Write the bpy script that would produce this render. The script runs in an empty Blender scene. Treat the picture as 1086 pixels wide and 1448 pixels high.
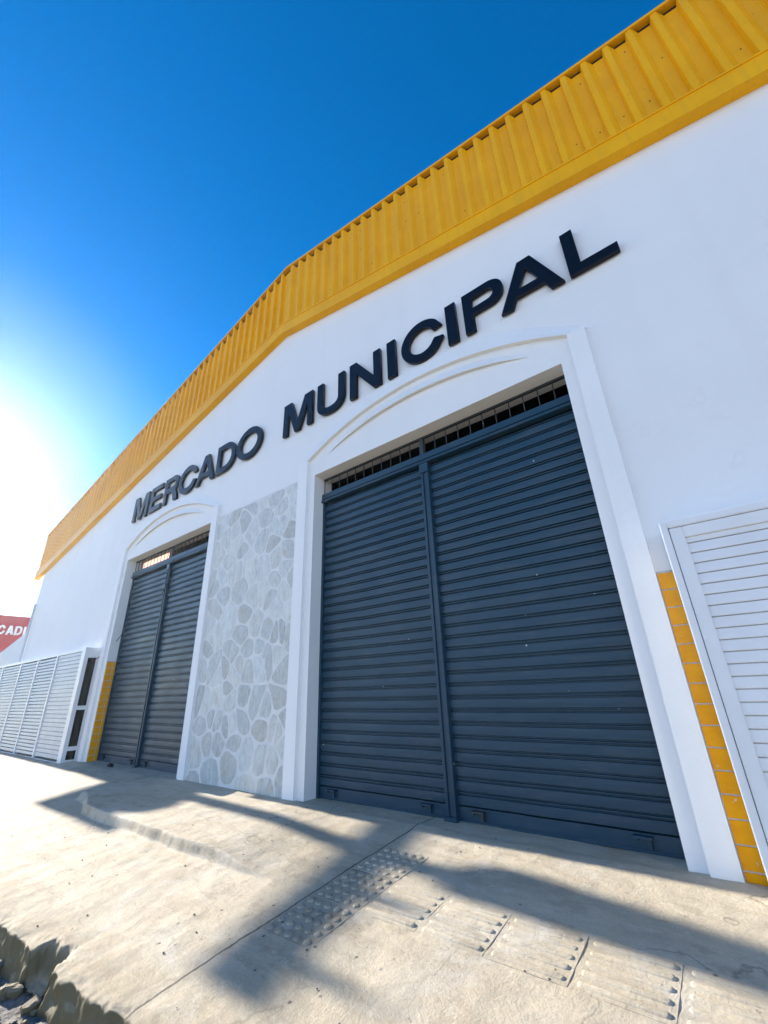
import bpy, bmesh, math, random
from mathutils import Vector, Matrix, noise
random.seed(7)
S = bpy.context.scene
R = math.radians

# ------------------------------------------------------------------ camera
# world: facade plane y = 0 (the street is -y), x runs right along it, z = 0 at the door sills (metres)
cam_d = bpy.data.cameras.new('camera'); cam = bpy.data.objects.new('camera', cam_d)
S.collection.objects.link(cam); S.camera = cam
cam_d.sensor_fit = 'VERTICAL'; cam_d.sensor_height = 24; cam_d.lens = 594.25/1448*24
cam_d.clip_start = 0.05; cam_d.clip_end = 3000
cr, cu, cf = Vector((.78340, .62063, -.03327)), Vector((.26492, -.28501, .92119)), Vector((-.56224, .73047, .38769))
cam.matrix_world = Matrix(((cr.x, cu.x, -cf.x, 0), (cr.y, cu.y, -cf.y, -4), (cr.z, cu.z, -cf.z, 1.18), (0, 0, 0, 1)))

# ------------------------------------------------------------------ light
SUN_EL, SUN_OFF = R(21), R(0.25)          # low sun almost in the facade's own plane, a touch behind it
sd = Vector((-math.cos(SUN_EL)*math.cos(SUN_OFF), math.cos(SUN_EL)*math.sin(SUN_OFF), math.sin(SUN_EL)))
sun_d = bpy.data.lights.new('sun', 'SUN'); sun_d.energy = 5.0; sun_d.angle = R(0.22); sun_d.color = (1, .93, .82)
sun = bpy.data.objects.new('sun', sun_d); S.collection.objects.link(sun)
sun.rotation_euler = sd.to_track_quat('Z', 'Y').to_euler()
W = bpy.data.worlds.new('World'); S.world = W; W.use_nodes = True
wt = W.node_tree; bg = wt.nodes['Background']
sky = wt.nodes.new('ShaderNodeTexSky'); sky.sky_type = 'NISHITA'; sky.sun_disc = False
sky.sun_elevation = SUN_EL; sky.sun_rotation = math.atan2(sd.x, sd.y)
sky.air_density = 1.0; sky.dust_density = 0.22; sky.ozone_density = 4.0; sky.altitude = 300
sat = wt.nodes.new('ShaderNodeHueSaturation'); sat.inputs['Saturation'].default_value = 1.45; sat.inputs['Hue'].default_value = .502
wt.links.new(sky.outputs[0], sat.inputs['Color'])
# unseen bright cloud added low over the street to light the shaded facade
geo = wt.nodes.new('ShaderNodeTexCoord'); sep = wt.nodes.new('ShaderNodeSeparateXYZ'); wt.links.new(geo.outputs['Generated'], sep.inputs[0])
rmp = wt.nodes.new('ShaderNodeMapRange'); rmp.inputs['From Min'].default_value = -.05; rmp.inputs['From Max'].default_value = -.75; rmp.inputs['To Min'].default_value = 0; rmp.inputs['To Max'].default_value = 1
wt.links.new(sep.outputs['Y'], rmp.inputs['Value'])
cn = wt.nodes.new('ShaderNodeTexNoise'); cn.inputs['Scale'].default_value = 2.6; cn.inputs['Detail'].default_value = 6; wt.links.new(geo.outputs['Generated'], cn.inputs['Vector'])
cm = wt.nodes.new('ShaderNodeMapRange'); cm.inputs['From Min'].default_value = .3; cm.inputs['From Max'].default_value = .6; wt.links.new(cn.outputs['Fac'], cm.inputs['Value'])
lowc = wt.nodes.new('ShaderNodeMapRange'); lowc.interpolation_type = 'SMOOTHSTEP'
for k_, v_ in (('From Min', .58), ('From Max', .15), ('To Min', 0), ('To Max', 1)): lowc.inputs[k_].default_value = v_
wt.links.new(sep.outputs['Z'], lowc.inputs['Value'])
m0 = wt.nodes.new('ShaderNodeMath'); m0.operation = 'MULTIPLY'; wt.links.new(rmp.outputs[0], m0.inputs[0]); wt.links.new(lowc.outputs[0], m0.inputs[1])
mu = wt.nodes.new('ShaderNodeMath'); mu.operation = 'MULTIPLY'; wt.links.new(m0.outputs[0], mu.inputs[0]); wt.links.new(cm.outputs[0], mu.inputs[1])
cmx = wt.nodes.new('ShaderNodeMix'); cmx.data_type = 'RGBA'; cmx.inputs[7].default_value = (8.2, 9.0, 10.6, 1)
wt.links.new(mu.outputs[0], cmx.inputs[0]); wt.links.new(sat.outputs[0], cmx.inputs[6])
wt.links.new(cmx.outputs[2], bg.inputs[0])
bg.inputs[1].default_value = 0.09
S.view_settings.view_transform = 'Standard'; S.view_settings.look = 'None'
S.view_settings.exposure = 1.50; S.view_settings.gamma = 1
S.render.engine = 'CYCLES'; S.cycles.max_bounces = 8; S.cycles.diffuse_bounces = 5

# ------------------------------------------------------------------ helpers
def tag(o, label=None, cat=None, group=None, kind=None):
    if label: o['label'] = label
    if cat: o['category'] = cat
    if group: o['group'] = group
    if kind: o['kind'] = kind
    return o
def empty(name, loc, label, cat, group=None):
    o = bpy.data.objects.new(name, None); S.collection.objects.link(o); o.location = loc
    return tag(o, label, cat, group)
def link(name, me, parent=None, mats=()):
    o = bpy.data.objects.new(name, me); S.collection.objects.link(o)
    for m in mats: me.materials.append(m)
    if parent:
        o.parent = parent
        off = Vector(parent.location); p = parent.parent
        while p: off += Vector(p.location); p = p.parent
        for v in me.vertices: v.co -= off
    return o
class MB:
    """collects shapes in world coordinates, links them as ONE mesh object"""
    def __init__(s): s.v, s.f, s.m, s.sm = [], [], [], []
    def face(s, pts, mi=0):
        n = len(s.v); s.v += [tuple(p) for p in pts]; s.f.append(tuple(range(n, n+len(pts)))); s.m.append(mi); s.sm.append(False)
    def box(s, a, b, mi=0):
        x0, y0, z0 = a; x1, y1, z1 = b
        n = len(s.v)
        s.v += [(x0,y0,z0),(x1,y0,z0),(x1,y1,z0),(x0,y1,z0),(x0,y0,z1),(x1,y0,z1),(x1,y1,z1),(x0,y1,z1)]
        for q in ((3,2,1,0),(4,5,6,7),(0,1,5,4),(1,2,6,5),(2,3,7,6),(3,0,4,7)):
            s.f.append(tuple(n+i for i in q)); s.m.append(mi); s.sm.append(False)
    def prism(s, poly, y0, y1, mi=0):
        """poly in (x, z), counter-clockwise seen from the street (-y); front at y0, back at y1"""
        n = len(s.v); k = len(poly)
        s.v += [(p[0], y0, p[1]) for p in poly] + [(p[0], y1, p[1]) for p in poly]
        s.f.append(tuple(range(n, n+k))); s.f.append(tuple(reversed(range(n+k, n+2*k))))
        s.m += [mi, mi]; s.sm += [False, False]
        for i in range(k):
            j = (i+1) % k
            s.f.append((n+i, n+k+i, n+k+j, n+j)); s.m.append(mi); s.sm.append(False)
    def tube(s, pts, r, n=8, mi=0, cap=True):
        pts = [Vector(p) for p in pts]; rs = r if isinstance(r, (list, tuple)) else [r]*len(pts)
        base = len(s.v); up = Vector((0, 0, 1))
        for i, p in enumerate(pts):
            t = (pts[min(i+1, len(pts)-1)] - pts[max(i-1, 0)]).normalized()
            a = t.cross(up if abs(t.z) < .95 else Vector((1, 0, 0))).normalized(); b = t.cross(a)
            for k in range(n):
                th = 2*math.pi*k/n
                s.v.append(tuple(p + (a*math.cos(th) + b*math.sin(th))*rs[i]))
        for i in range(len(pts)-1):
            for k in range(n):
                q = base+i*n
                s.f.append((q+k, q+(k+1) % n, q+n+(k+1) % n, q+n+k)); s.m.append(mi); s.sm.append(True)
        if cap:
            s.f.append(tuple(base+k for k in range(n))); s.f.append(tuple(base+(len(pts)-1)*n+k for k in reversed(range(n))))
            s.m += [mi, mi]; s.sm += [False, False]
    def grid(s, rows, smooth=True, mi=0):
        n = len(s.v); w = len(rows[0])
        for r in rows: s.v += [tuple(p) for p in r]
        for i in range(len(rows)-1):
            for j in range(w-1):
                a = n+i*w+j
                s.f.append((a, a+1, a+w+1, a+w)); s.m.append(mi); s.sm.append(smooth)
    def build(s, name, mats, parent=None, fix=True, bevel=0):
        me = bpy.data.meshes.new(name); me.from_pydata(s.v, [], s.f)
        for p, mi, sm in zip(me.polygons, s.m, s.sm): p.material_index = mi; p.use_smooth = sm
        if fix or bevel:
            bm = bmesh.new(); bm.from_mesh(me)
            if fix: bmesh.ops.recalc_face_normals(bm, faces=bm.faces)
            if bevel:
                bm.edges.ensure_lookup_table()
                es = [e for e in bm.edges if len(e.link_faces) == 2 and e.calc_face_angle(0) > .6]
                bmesh.ops.bevel(bm, geom=es, offset=bevel, segments=2, affect='EDGES', clamp_overlap=True)
            bm.to_mesh(me); bm.free()
        if not isinstance(mats, (list, tuple)): mats = [mats]
        return link(name, me, parent, mats)
def fbm(x, y, z=0, o=4): return noise.fractal(Vector((x, y, z)), 1.0, 2.0, o)
def sstep(a, b, x):
    t = min(1, max(0, (x-a)/(b-a))); return t*t*(3-2*t)

# ------------------------------------------------------------------ materials
class NT:
    def __init__(s, name):
        s.mat = bpy.data.materials.new(name); s.mat.use_nodes = True
        s.t = s.mat.node_tree; s.b = s.t.nodes['Principled BSDF']
        s.co = s.t.nodes.new('ShaderNodeTexCoord').outputs['Object']
    def n(s, k, **kw):
        x = s.t.nodes.new('ShaderNode'+k)
        for a, v in kw.items(): setattr(x, a, v)
        return x
    def l(s, a, b): s.t.links.new(a, b)
    def noise(s, scale, detail=4, rough=.55, stretch=None, co=None, dist=0):
        x = s.n('TexNoise'); x.inputs['Scale'].default_value = scale; x.inputs['Detail'].default_value = detail
        x.inputs['Roughness'].default_value = rough; x.inputs['Distortion'].default_value = dist
        c = co or s.co
        if stretch:
            m = s.n('Mapping'); m.inputs['Scale'].default_value = stretch; s.l(c, m.inputs[0]); c = m.outputs[0]
        s.l(c, x.inputs['Vector']); return x.outputs['Fac']
    def ramp(s, src, stops):
        r = s.n('ValToRGB'); e = r.color_ramp.elements
        while len(e) < len(stops): e.new(.5)
        for q, (p, c) in zip(e, stops):
            q.position = p; q.color = (c, c, c, 1) if isinstance(c, (int, float)) else (*c, 1)
        s.l(src, r.inputs[0]); return r.outputs[0]
    def mix(s, f, a, b, mode='MIX'):
        m = s.n('Mix', data_type='RGBA', blend_type=mode)
        if isinstance(f, (int, float)): m.inputs[0].default_value = f
        else: s.l(f, m.inputs[0])
        for q, i in ((a, 6), (b, 7)):
            if isinstance(q, tuple): m.inputs[i].default_value = (*q, 1)
            else: s.l(q, m.inputs[i])
        return m.outputs[2]
    def math(s, op, a, b=0.):
        m = s.n('Math', operation=op)
        for q, i in ((a, 0), (b, 1)):
            if isinstance(q, (int, float)): m.inputs[i].default_value = q
            else: s.l(q, m.inputs[i])
        return m.outputs[0]
    def bump(s, h, strength=.3, dist=.01, prev=None):
        b = s.n('Bump'); b.inputs['Strength'].default_value = strength; b.inputs['Distance'].default_value = dist
        s.l(h, b.inputs['Height'])
        if prev: s.l(prev, b.inputs['Normal'])
        s.l(b.outputs[0], s.b.inputs['Normal']); return b.outputs[0]
    def set(s, col=None, rough=.6, metal=0, spec=.5):
        if col is not None:
            if isinstance(col, tuple): s.b.inputs['Base Color'].default_value = (*col, 1)
            else: s.l(col, s.b.inputs['Base Color'])
        if isinstance(rough, (int, float)): s.b.inputs['Roughness'].default_value = rough
        else: s.l(rough, s.b.inputs['Roughness'])
        s.b.inputs['Metallic'].default_value = metal; s.b.inputs['Specular IOR Level'].default_value = spec
        return s

def mat_plaster(name, rough_cast=1.0, col=(.80, .80, .80)):
    m = NT(name)
    big = m.ramp(m.noise(.55, 5, .6), [(.35, 0.), (.7, 1.)])
    drip = m.ramp(m.noise(1.2, 4, .6, (2.5, 2.5, .18)), [(.52, 0.), (.8, 1.)])
    c = m.mix(big, col, tuple(q*.955 for q in col))
    c = m.mix(m.math('MULTIPLY', drip, .22), c, (col[0]*.8, col[1]*.79, col[2]*.76))
    # hairline cracks
    v = m.n('TexVoronoi', feature='DISTANCE_TO_EDGE'); v.inputs['Scale'].default_value = .26
    wv = m.n('Vec' 'torMath', operation='ADD'); wn = m.n('TexNoise'); wn.inputs['Scale'].default_value = 2.2
    m.l(m.co, wn.inputs['Vector']); m.l(m.co, wv.inputs[0]); m.l(wn.outputs['Color'], wv.inputs[1]); m.l(wv.outputs[0], v.inputs['Vector'])
    cr = m.ramp(v.outputs['Distance'], [(0., 1.), (.004, 0.)])
    gate = m.ramp(m.noise(.8, 2), [(.56, 0.), (.62, 1.)])
    c = m.mix(m.math('MULTIPLY', m.math('MULTIPLY', cr, gate), .10), c, (.45, .43, .40))
    m.set(c, .62, 0, .35)
    h1 = m.noise(3.0, 3); h2 = m.noise(55, 4, .6); h3 = m.noise(14, 3, .5)
    b = m.bump(h1, .25, .03); b = m.bump(h3, .16*rough_cast, .012, b); m.bump(h2, .22*rough_cast, .004, b)
    return m.mat
M_wall = mat_plaster('white_plaster')
M_trim = mat_plaster('white_roughcast_trim', 2.4, (.83, .83, .83))
M_soff = mat_plaster('warm_lit_soffit', 1.0, (.82, .79, .72))  # warm bounce light under the door heads is put into this colour
M_back = mat_plaster('neighbour_render', 1.0, (.66, .68, .70))

def mat_yellow():
    m = NT('yellow_sheet_metal')
    a = m.ramp(m.noise(1.3, 5, .6), [(.3, 0.), (.75, 1.)])
    c = m.mix(a, (.93, .455, .001), (.80, .36, .001))
    st = m.ramp(m.noise(3, 4, .6, (6, 6, .35)), [(.5, 0.), (.85, 1.)])
    c = m.mix(m.math('MULTIPLY', st, .4), c, (.55, .30, .03))
    sp = m.ramp(m.noise(38, 2, .5), [(.70, 0.), (.74, 1.)])
    c = m.mix(m.math('MULTIPLY', sp, .6), c, (.30, .15, .02))
    m.set(c, .40, 0, .20); m.bump(m.noise(9, 3), .12, .01); return m.mat
M_yel = mat_yellow()

def mat_shutter():
    m = NT('slate_blue_shutter_paint')
    a = m.ramp(m.noise(1.1, 5, .6, (1, 1, .6)), [(.3, 0.), (.7, 1.)])
    c = m.mix(a, (.007, .040, .072), (.013, .050, .085))
    dust = m.ramp(m.noise(5, 5, .65, (.5, 1, 3)), [(.5, 0.), (.8, 1.)])
    c = m.mix(m.math('MULTIPLY', dust, .35), c, (.085, .095, .105))
    v = m.n('TexVoronoi'); v.inputs['Scale'].default_value = 5.5; m.l(m.co, v.inputs['Vector'])
    spot = m.ramp(v.outputs['Distance'], [(.035, 1.), (.05, 0.)])
    g = m.ramp(m.noise(1.7, 2), [(.50, 0.), (.53, 1.)])
    c = m.mix(m.math('MULTIPLY', spot, g), c, (.55, .57, .58))
    m.set(c, m.ramp(m.noise(2.3, 4), [(.3, .32), (.7, .48)]), 0, .40)
    b = m.bump(m.noise(1.6, 3, .5, (.6, 1, 2.2)), .35, .02); m.bump(m.noise(60, 2), .06, .002, b); return m.mat
M_shut = mat_shutter()
def mat_simple(name, col, rough=.5, metal=0, var=.15, scale=6, bump=.08):
    m = NT(name); a = m.noise(scale, 4, .6)
    c = m.mix(m.ramp(a, [(.3, 0.), (.72, 1.)]), col, tuple(q*(1-var) for q in col))
    m.set(c, rough, metal); m.bump(m.noise(scale*6, 3), bump, .004); return m.mat
M_rust = mat_simple('rusty_screw', (.16, .07, .02), .8)
M_letter = mat_simple('navy_black_letter_paint', (.0015, .003, .009), .36, 0, .3, 5, .03)
M_letter.node_tree.nodes['Principled BSDF'].inputs['Specular IOR Level'].default_value = .26
M_alu = mat_simple('white_lacquered_aluminium', (.74, .75, .77), .38, 0, .08, 3, .03)
M_alu_shade = mat_simple('shaded_white_aluminium', (.50, .54, .59), .42, 0, .15, 3, .03)  # darker copy of the white aluminium: shade on left louvres put into colour
M_lip = mat_simple('warm_lit_arch_lip', (.80, .76, .68), .6, 0, .1, 4, .2)  # warm ground bounce on the arch undersides painted as cream
M_dark = mat_simple('dark_interior', (.012, .013, .016), .8)
M_grille = mat_simple('dark_steel_bar', (.03, .04, .05), .5)
M_rubber = mat_simple('black_rubber', (.012, .012, .013), .6)
M_conc_pole = mat_simple('grey_cast_concrete', (.34, .33, .31), .85, 0, .25, 3, .3)
M_steel = mat_simple('galvanised_steel', (.42, .43, .44), .45, .6)
M_red = mat_simple('red_sign_panel', (.40, .008, .022), .45, 0, .12, 2)
M_white_letter = mat_simple('white_sign_letter', (.80, .80, .80), .5)
M_roof = mat_simple('grey_roof_sheet', (.35, .36, .37), .5, .3)
M_salmon = mat_simple('salmon_interior_paint', (.72, .30, .22), .6)
M_goods = mat_simple('pale_plastic_goods', (.55, .55, .55), .4)
M_stone_chip = mat_simple('grey_pebble', (.16, .14, .12), .9, 0, .5, 20, .4)

def mat_tile():
    m = NT('orange_glazed_tile')
    sx = m.n('SeparateXYZ'); m.l(m.co, sx.inputs[0])
    a = m.ramp(m.noise(7, 4, .6), [(.3, 0.), (.75, 1.)])
    c = m.mix(a, (.92, .41, .004), (.78, .31, .004))
    chip = m.ramp(m.noise(22, 3, .6), [(.70, 0.), (.73, 1.)])
    c = m.mix(m.math('MULTIPLY', chip, .7), c, (.70, .62, .50))
    m.set(c, .25, 0, .22); m.bump(m.noise(10, 3), .15, .006); return m.mat
M_tile = mat_tile()
M_grout = mat_simple('tile_grout', (.62, .60, .55), .85, 0, .3, 20, .3)

def mat_stone():
    m = NT('pale_slate_stone')
    vc = m.n('VertexColor', layer_name='tint')
    st = m.noise(5, 5, .65, (1.6, 1, .6), dist=1.6)
    c = m.mix(m.ramp(st, [(.3, 0.), (.7, 1.)]), vc.outputs[0], (.66, .67, .66), 'MULTIPLY')
    vein = m.ramp(m.noise(3.2, 6, .7, (1.4, 1, .8), dist=2.5), [(.47, 0.), (.495, 1.), (.52, 0.)])
    c = m.mix(m.math('MULTIPLY', vein, .5), c, (.78, .79, .78))
    rust = m.ramp(m.noise(4, 5, .6), [(.62, 0.), (.70, 1.)])
    c = m.mix(m.math('MULTIPLY', rust, .5), c, (.52, .40, .27))
    m.set(c, .55, 0, .4)
    b = m.bump(st, .5, .02); m.bump(m.noise(40, 4), .25, .005, b); return m.mat
M_stone = mat_stone()
def mat_mortar():
    m = NT('white_mortar')
    c = m.mix(m.ramp(m.noise(5, 4), [(.35, 0.), (.75, 1.)]), (.74, .74, .73), (.62, .62, .61))
    c = m.mix(m.math('MULTIPLY', m.ramp(m.noise(9, 3), [(.66, 0.), (.74, 1.)]), .5), c, (.55, .44, .30))
    m.set(c, .8, 0, .3); m.bump(m.noise(25, 5, .6), .5, .01); return m.mat
M_mortar = mat_mortar()

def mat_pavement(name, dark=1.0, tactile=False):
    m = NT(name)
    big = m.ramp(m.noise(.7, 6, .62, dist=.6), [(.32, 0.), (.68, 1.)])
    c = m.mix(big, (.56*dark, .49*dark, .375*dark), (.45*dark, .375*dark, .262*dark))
    # swept trowel and dirt streaks, running with the traffic along the wall
    st = m.ramp(m.noise(2.6, 6, .7, (.45, 1.7, 1), dist=1.5), [(.46, 0.), (.75, 1.)])
    c = m.mix(m.math('MULTIPLY', st, .7), c, (.34*dark, .27*dark, .185*dark))
    pale = m.ramp(m.noise(1.9, 5, .6, dist=.8), [(.52, 0.), (.76, 1.)])
    c = m.mix(m.math('MULTIPLY', pale, .6), c, (.58*dark, .55*dark, .49*dark))
    fine = m.ramp(m.noise(60, 7, .78), [(.35, 0.), (.65, 1.)])
    c = m.mix(m.math('MULTIPLY', fine, .35), c, (.26*dark, .225*dark, .18*dark))
    v = m.n('TexVoronoi'); v.inputs['Scale'].default_value = 7; m.l(m.co, v.inputs['Vector'])
    spot = m.ramp(v.outputs['Distance'], [(.05, 1.), (.10, 0.)])
    g = m.ramp(m.noise(1.3, 2), [(.50, 0.), (.54, 1.)])
    c = m.mix(m.math('MULTIPLY', m.math('MULTIPLY', spot, g), .8), c, (.06, .05, .045))
    h = m.noise(6, 8, .68, dist=.2); h2 = m.noise(90, 6, .7)
    blot = m.ramp(m.noise(3.1, 9, .72, (.7, 1.3, 1)), [(.56, 0.), (.60, 1.)])
    c = m.mix(m.math('MULTIPLY', blot, .45), c, (.30*dark, .25*dark, .18*dark))
    blot2 = m.ramp(m.noise(8.5, 9, .75), [(.60, 0.), (.63, 1.)])
    c = m.mix(m.math('MULTIPLY', blot2, .30), c, (.62*dark, .59*dark, .52*dark))
    pit = m.ramp(m.noise(26, 6, .8), [(.66, 0.), (.69, 1.)])
    c = m.mix(m.math('MULTIPLY', pit, .45), c, (.17*dark, .14*dark, .10*dark))
    s0 = m.n('SeparateXYZ'); m.l(m.co, s0.inputs[0])
    edge = m.ramp(m.math('ADD', m.math('MULTIPLY', s0.outputs['Y'], -.25), m.math('MULTIPLY', m.math('SUBTRACT', m.noise(4.5, 9, .75), .5), .22)), [(.575, 0.), (.66, 1.)])
    c = m.mix(m.math('MULTIPLY', edge, .7), c, (.27*dark, .215*dark, .135*dark))
    if not tactile:
        # construction joint running from the big door's threshold out to the kerb, and a second one beside the tiles
        sx = m.n('SeparateXYZ'); m.l(m.co, sx.inputs[0])
        wob = m.math('MULTIPLY', m.math('SUBTRACT', m.noise(3.5, 4, .7), .5), .06)
        d = m.math('ABSOLUTE', m.math('ADD', m.math('ADD', sx.outputs['X'], 2.755), wob))
        j = m.ramp(d, [(.004, 1.), (.011, 0.)])
        c = m.mix(m.math('MULTIPLY', j, .85), c, (.045, .04, .035))
        # hairline cracks in the screed
        vo = m.n('TexVoronoi', feature='DISTANCE_TO_EDGE'); vo.inputs['Scale'].default_value = .55
        wn = m.n('TexNoise'); wn.inputs['Scale'].default_value = 1.8; wn.inputs['Detail'].default_value = 6
        wv = m.n('VectorMath', operation='ADD'); m.l(m.co, wn.inputs['Vector']); m.l(m.co, wv.inputs[0]); m.l(wn.outputs['Color'], wv.inputs[1]); m.l(wv.outputs[0], vo.inputs['Vector'])
        ck = m.ramp(vo.outputs['Distance'], [(0., 1.), (.006, 0.)])
        ckg = m.math('MULTIPLY', ck, m.ramp(m.noise(.6, 2), [(.5, 0.), (.56, 1.)]))
        c = m.mix(m.math('MULTIPLY', ckg, .6), c, (.12, .10, .08))
    # olive-brown grime on the kerb's upright face
    ge = m.n('NewGeometry'); sn = m.n('SeparateXYZ'); m.l(ge.outputs['Normal'], sn.inputs[0])
    up = m.ramp(m.math('ADD', sn.outputs['Z'], m.math('MULTIPLY', m.math('SUBTRACT', h, .5), .5)), [(.35, 1.), (.75, 0.)])
    sy = m.n('SeparateXYZ'); m.l(m.co, sy.inputs[0])
    atk = m.ramp(m.math('MULTIPLY', sy.outputs['Y'], -.25), [(.60, 0.), (.65, 1.)])
    c = m.mix(m.math('MULTIPLY', up, atk), c, (.15, .125, .070))
    m.set(c, .82, 0, .3)
    b = m.bump(h, .42, .03); m.bump(h2, .5, .006, b); return m.mat
M_pave = mat_pavement('sandy_concrete_pavement')
M_tact = mat_pavement('tactile_tile_concrete', 1.0, True)
M_tactd = mat_pavement('shaded_tile_rubble_concrete', .80, True)  # shadow on the dotted tiles put into a darker tone; rubble shares it
def mat_street():
    m = NT('gritty_street')
    a = m.ramp(m.noise(2.2, 6, .7, dist=.8), [(.35, 0.), (.65, 1.)])
    c = m.mix(a, (.26, .235, .21), (.13, .115, .10))
    f = m.ramp(m.noise(38, 5, .75), [(.35, 0.), (.7, 1.)])
    c = m.mix(f, c, (.34, .32, .30), 'MIX') if False else m.mix(m.math('MULTIPLY', f, .5), c, (.40, .37, .34))
    v = m.n('TexVoronoi'); v.inputs['Scale'].default_value = 22; m.l(m.co, v.inputs['Vector'])
    c = m.mix(m.math('MULTIPLY', m.ramp(v.outputs['Distance'], [(.15, 1.), (.3, 0.)]), .6), c, (.05, .045, .04))
    m.set(c, .9, 0, .25)
    b = m.bump(m.noise(9, 6, .7), .8, .04); m.bump(v.outputs['Distance'], .6, .012, b); return m.mat
M_street = mat_street()
def mat_glass():
    m = NT('dark_window_glass'); m.set((.006, .008, .010), .06, 0, .3); return m.mat
M_glass = mat_glass()
m = NT('emissive_roof_sheet'); m.set((.6, .3, .22), .6)
m.b.inputs['Emission Color'].default_value = (1, .50, .38, 1); m.b.inputs['Emission Strength'].default_value = .8  # pinkish daylight behind the grille given as the sheet's own emission
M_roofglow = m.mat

# ------------------------------------------------------------------ ground
GY = lambda y: .086*y
def plat_d(x, y):
    """height of the level door platform above the sloping pavement"""
    if x < -8.2 or x > -2.8 or y > 0: return 0.
    edge = -1.45 + .26*sstep(-6.6, -7.75, x) + .02*fbm(x*1.7, 3.1)
    top = -.012 + .010*y
    w = sstep(edge-.022, edge+.010+.006*fbm(x*4, y*4), y)
    w *= sstep(-3.0, -4.1, x) * sstep(-7.84, -7.76, x)
    return max(0., top-GY(y))*w
def pave_z(x, y):
    z = GY(y) if y < 0 else 0.
    z += plat_d(x, y)
    z += .010*fbm(x*.9, y*.9, 1) + .004*fbm(x*5, y*5, 2)
    if y > -.05: z -= .012
    return z
def kerb_y(x): return -2.60 + .052*max(-3, min(3, x+2.65)) + .035*fbm(x*1.1, 7.7) + .016*fbm(x*5.3, 1.3, 0, 7)
def spaced(a, b, d0):
    n = max(1, round((b-a)/d0)); return [a+(b-a)*i/n for i in range(n)]
xs = spaced(-60, -16, .8) + spaced(-16, -8.5, .12) + spaced(-8.5, -6.5, .035) + spaced(-6.5, -5, .03) + spaced(-5, -2, .014) + spaced(-2, .6, .03) + spaced(.6, 4, .12) + spaced(4, 30, .8) + [30]
ts = spaced(0, .53, 1/80) + spaced(.53, .67, 1/360) + spaced(.67, .9, 1/80) + spaced(.9, 1, 1/300) + [1]
g = MB(); rows = []
for t in ts:
    r = []
    for x in xs:
        ke = kerb_y(x); y = .45 + (ke-.45)*t
        z = pave_z(x, y)
        # crumbling arris along the kerb
        e = y-ke
        if e < .3:
            vd = noise.voronoi(Vector((x*7, y*7, 3.3)))[0]
            br = max(0, fbm(x*1.6, 11.0)+.15)
            ch = .012 + .05*br*max(0, .62-vd[0]) + .012*max(0, fbm(x*17, y*17, 8))
            z -= ch*(1-sstep(0, .03+.10*br, e)) + .008*br*abs(fbm(x*30, y*30, 2))*(1-sstep(0, .3, e))
            hole = math.exp(-((x+3.74+.06*fbm(x*9, y*9))/.15)**6)
            z -= hole*.15*(1-sstep(.06, .14+.04*fbm(x*11, y*11, 3), e))
        r.append((x, y, z))
    rows.append(r)
NF = 20
for k in range(1, NF+1):
    q = k/NF; r = []
    for i, x in enumerate(xs):
        X, Y, Z = rows[len(ts)-1][i]
        z0 = GY(kerb_y(x)); hole = math.exp(-((x+3.74+.03*fbm(x*12, q*4))/.14)**6)
        vd = noise.voronoi(Vector((x*5, q*1.6, 1.3)))[0]
        yy = kerb_y(x) - .035*q + .020*fbm(x*9, q*3.2, 5, 7) + .05*max(0, .38-vd[0]) + hole*.15*(1-q)
        if q > .8: yy -= (q-.8)*.45
        zz = Z + (-.52-Z)*q
        r.append((x, yy, zz + .010*fbm(x*14, q*5, 9)))
    rows.append(r)
g.grid(rows)
tag(g.build('pavement', M_pave, fix=False), kind='structure')
def street_z(x, y):
    near = math.exp(-((x+3)/5)**2) if -14 < x < 8 and -7 < y < -2.3 else 0
    return -.455 + .022*near*fbm(x*3, y*3, 3, 5) + .010*near*fbm(x*11, y*11, 6) + .03*near*sstep(-3.3, -2.75, y)
xs2 = [-70, -40, -20, -12, -9] + spaced(-8, -1, .035) + [-1, 0, 1, 3, 8, 20, 30]
ys2 = [-60, -40, -15, -8, -5] + spaced(-4.2, -2.4, .03) + [-2.4, -2.0, 20, 30]
g = MB(); g.grid([[(x, y, street_z(x, y)) for x in xs2] for y in ys2])
tag(g.build('street', M_street, fix=False), kind='structure')

# ------------------------------------------------------------------ the market building
XL, XR, XA = -18.2, 7.6, -5.42
def fas_b(x): return 7.84 - .2014*(XA-x) if x < XA else 7.84 - .211*(x-XA)
def fas_t(x): return 9.75 - .2235*(XA-x) if x < XA else 9.75 - .2047*(x-XA)
B = empty('market_building', (XA, 0, 0), 'long white market hall with yellow ribbed gable fascia and two slate blue roller doors', 'building')
OB, OS = (-4.43, -.62), (-11.12, -7.40); OT = 4.32
w = MB()
T = .385
def wtop(x): return fas_b(x) + .55
segs = [(XL, OS[0]), OS, (OS[1], XA), (XA, OB[0]), OB, (OB[1], XR)]
for a, b in segs:
    z0 = OT if (a, b) in (OB, OS) else -.4
    w.face([(a, 0, z0), (b, 0, z0), (b, 0, wtop(b)), (a, 0, wtop(a))])
    w.face([(b, T, z0), (a, T, z0), (a, T, wtop(a)), (b, T, wtop(b))])
for o in (OB, OS):
    w.face([(o[0], 0, -.4), (o[0], 0, OT), (o[0], T, OT), (o[0], T, -.4)])
    w.face([(o[1], 0, OT), (o[1], 0, -.4), (o[1], T, -.4), (o[1], T, OT)])
    w.face([(o[0], 0, OT), (o[1], 0, OT), (o[1], T, OT), (o[0], T, OT)], 1)
DEP = 16
w.face([(XL, DEP, -.4), (XL, 0, -.4), (XL, 0, wtop(XL)), (XL, DEP, wtop(XL))])
w.face([(XR, 0, -.4), (XR, DEP, -.4), (XR, DEP, wtop(XR)), (XR, 0, wtop(XR))])
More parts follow.
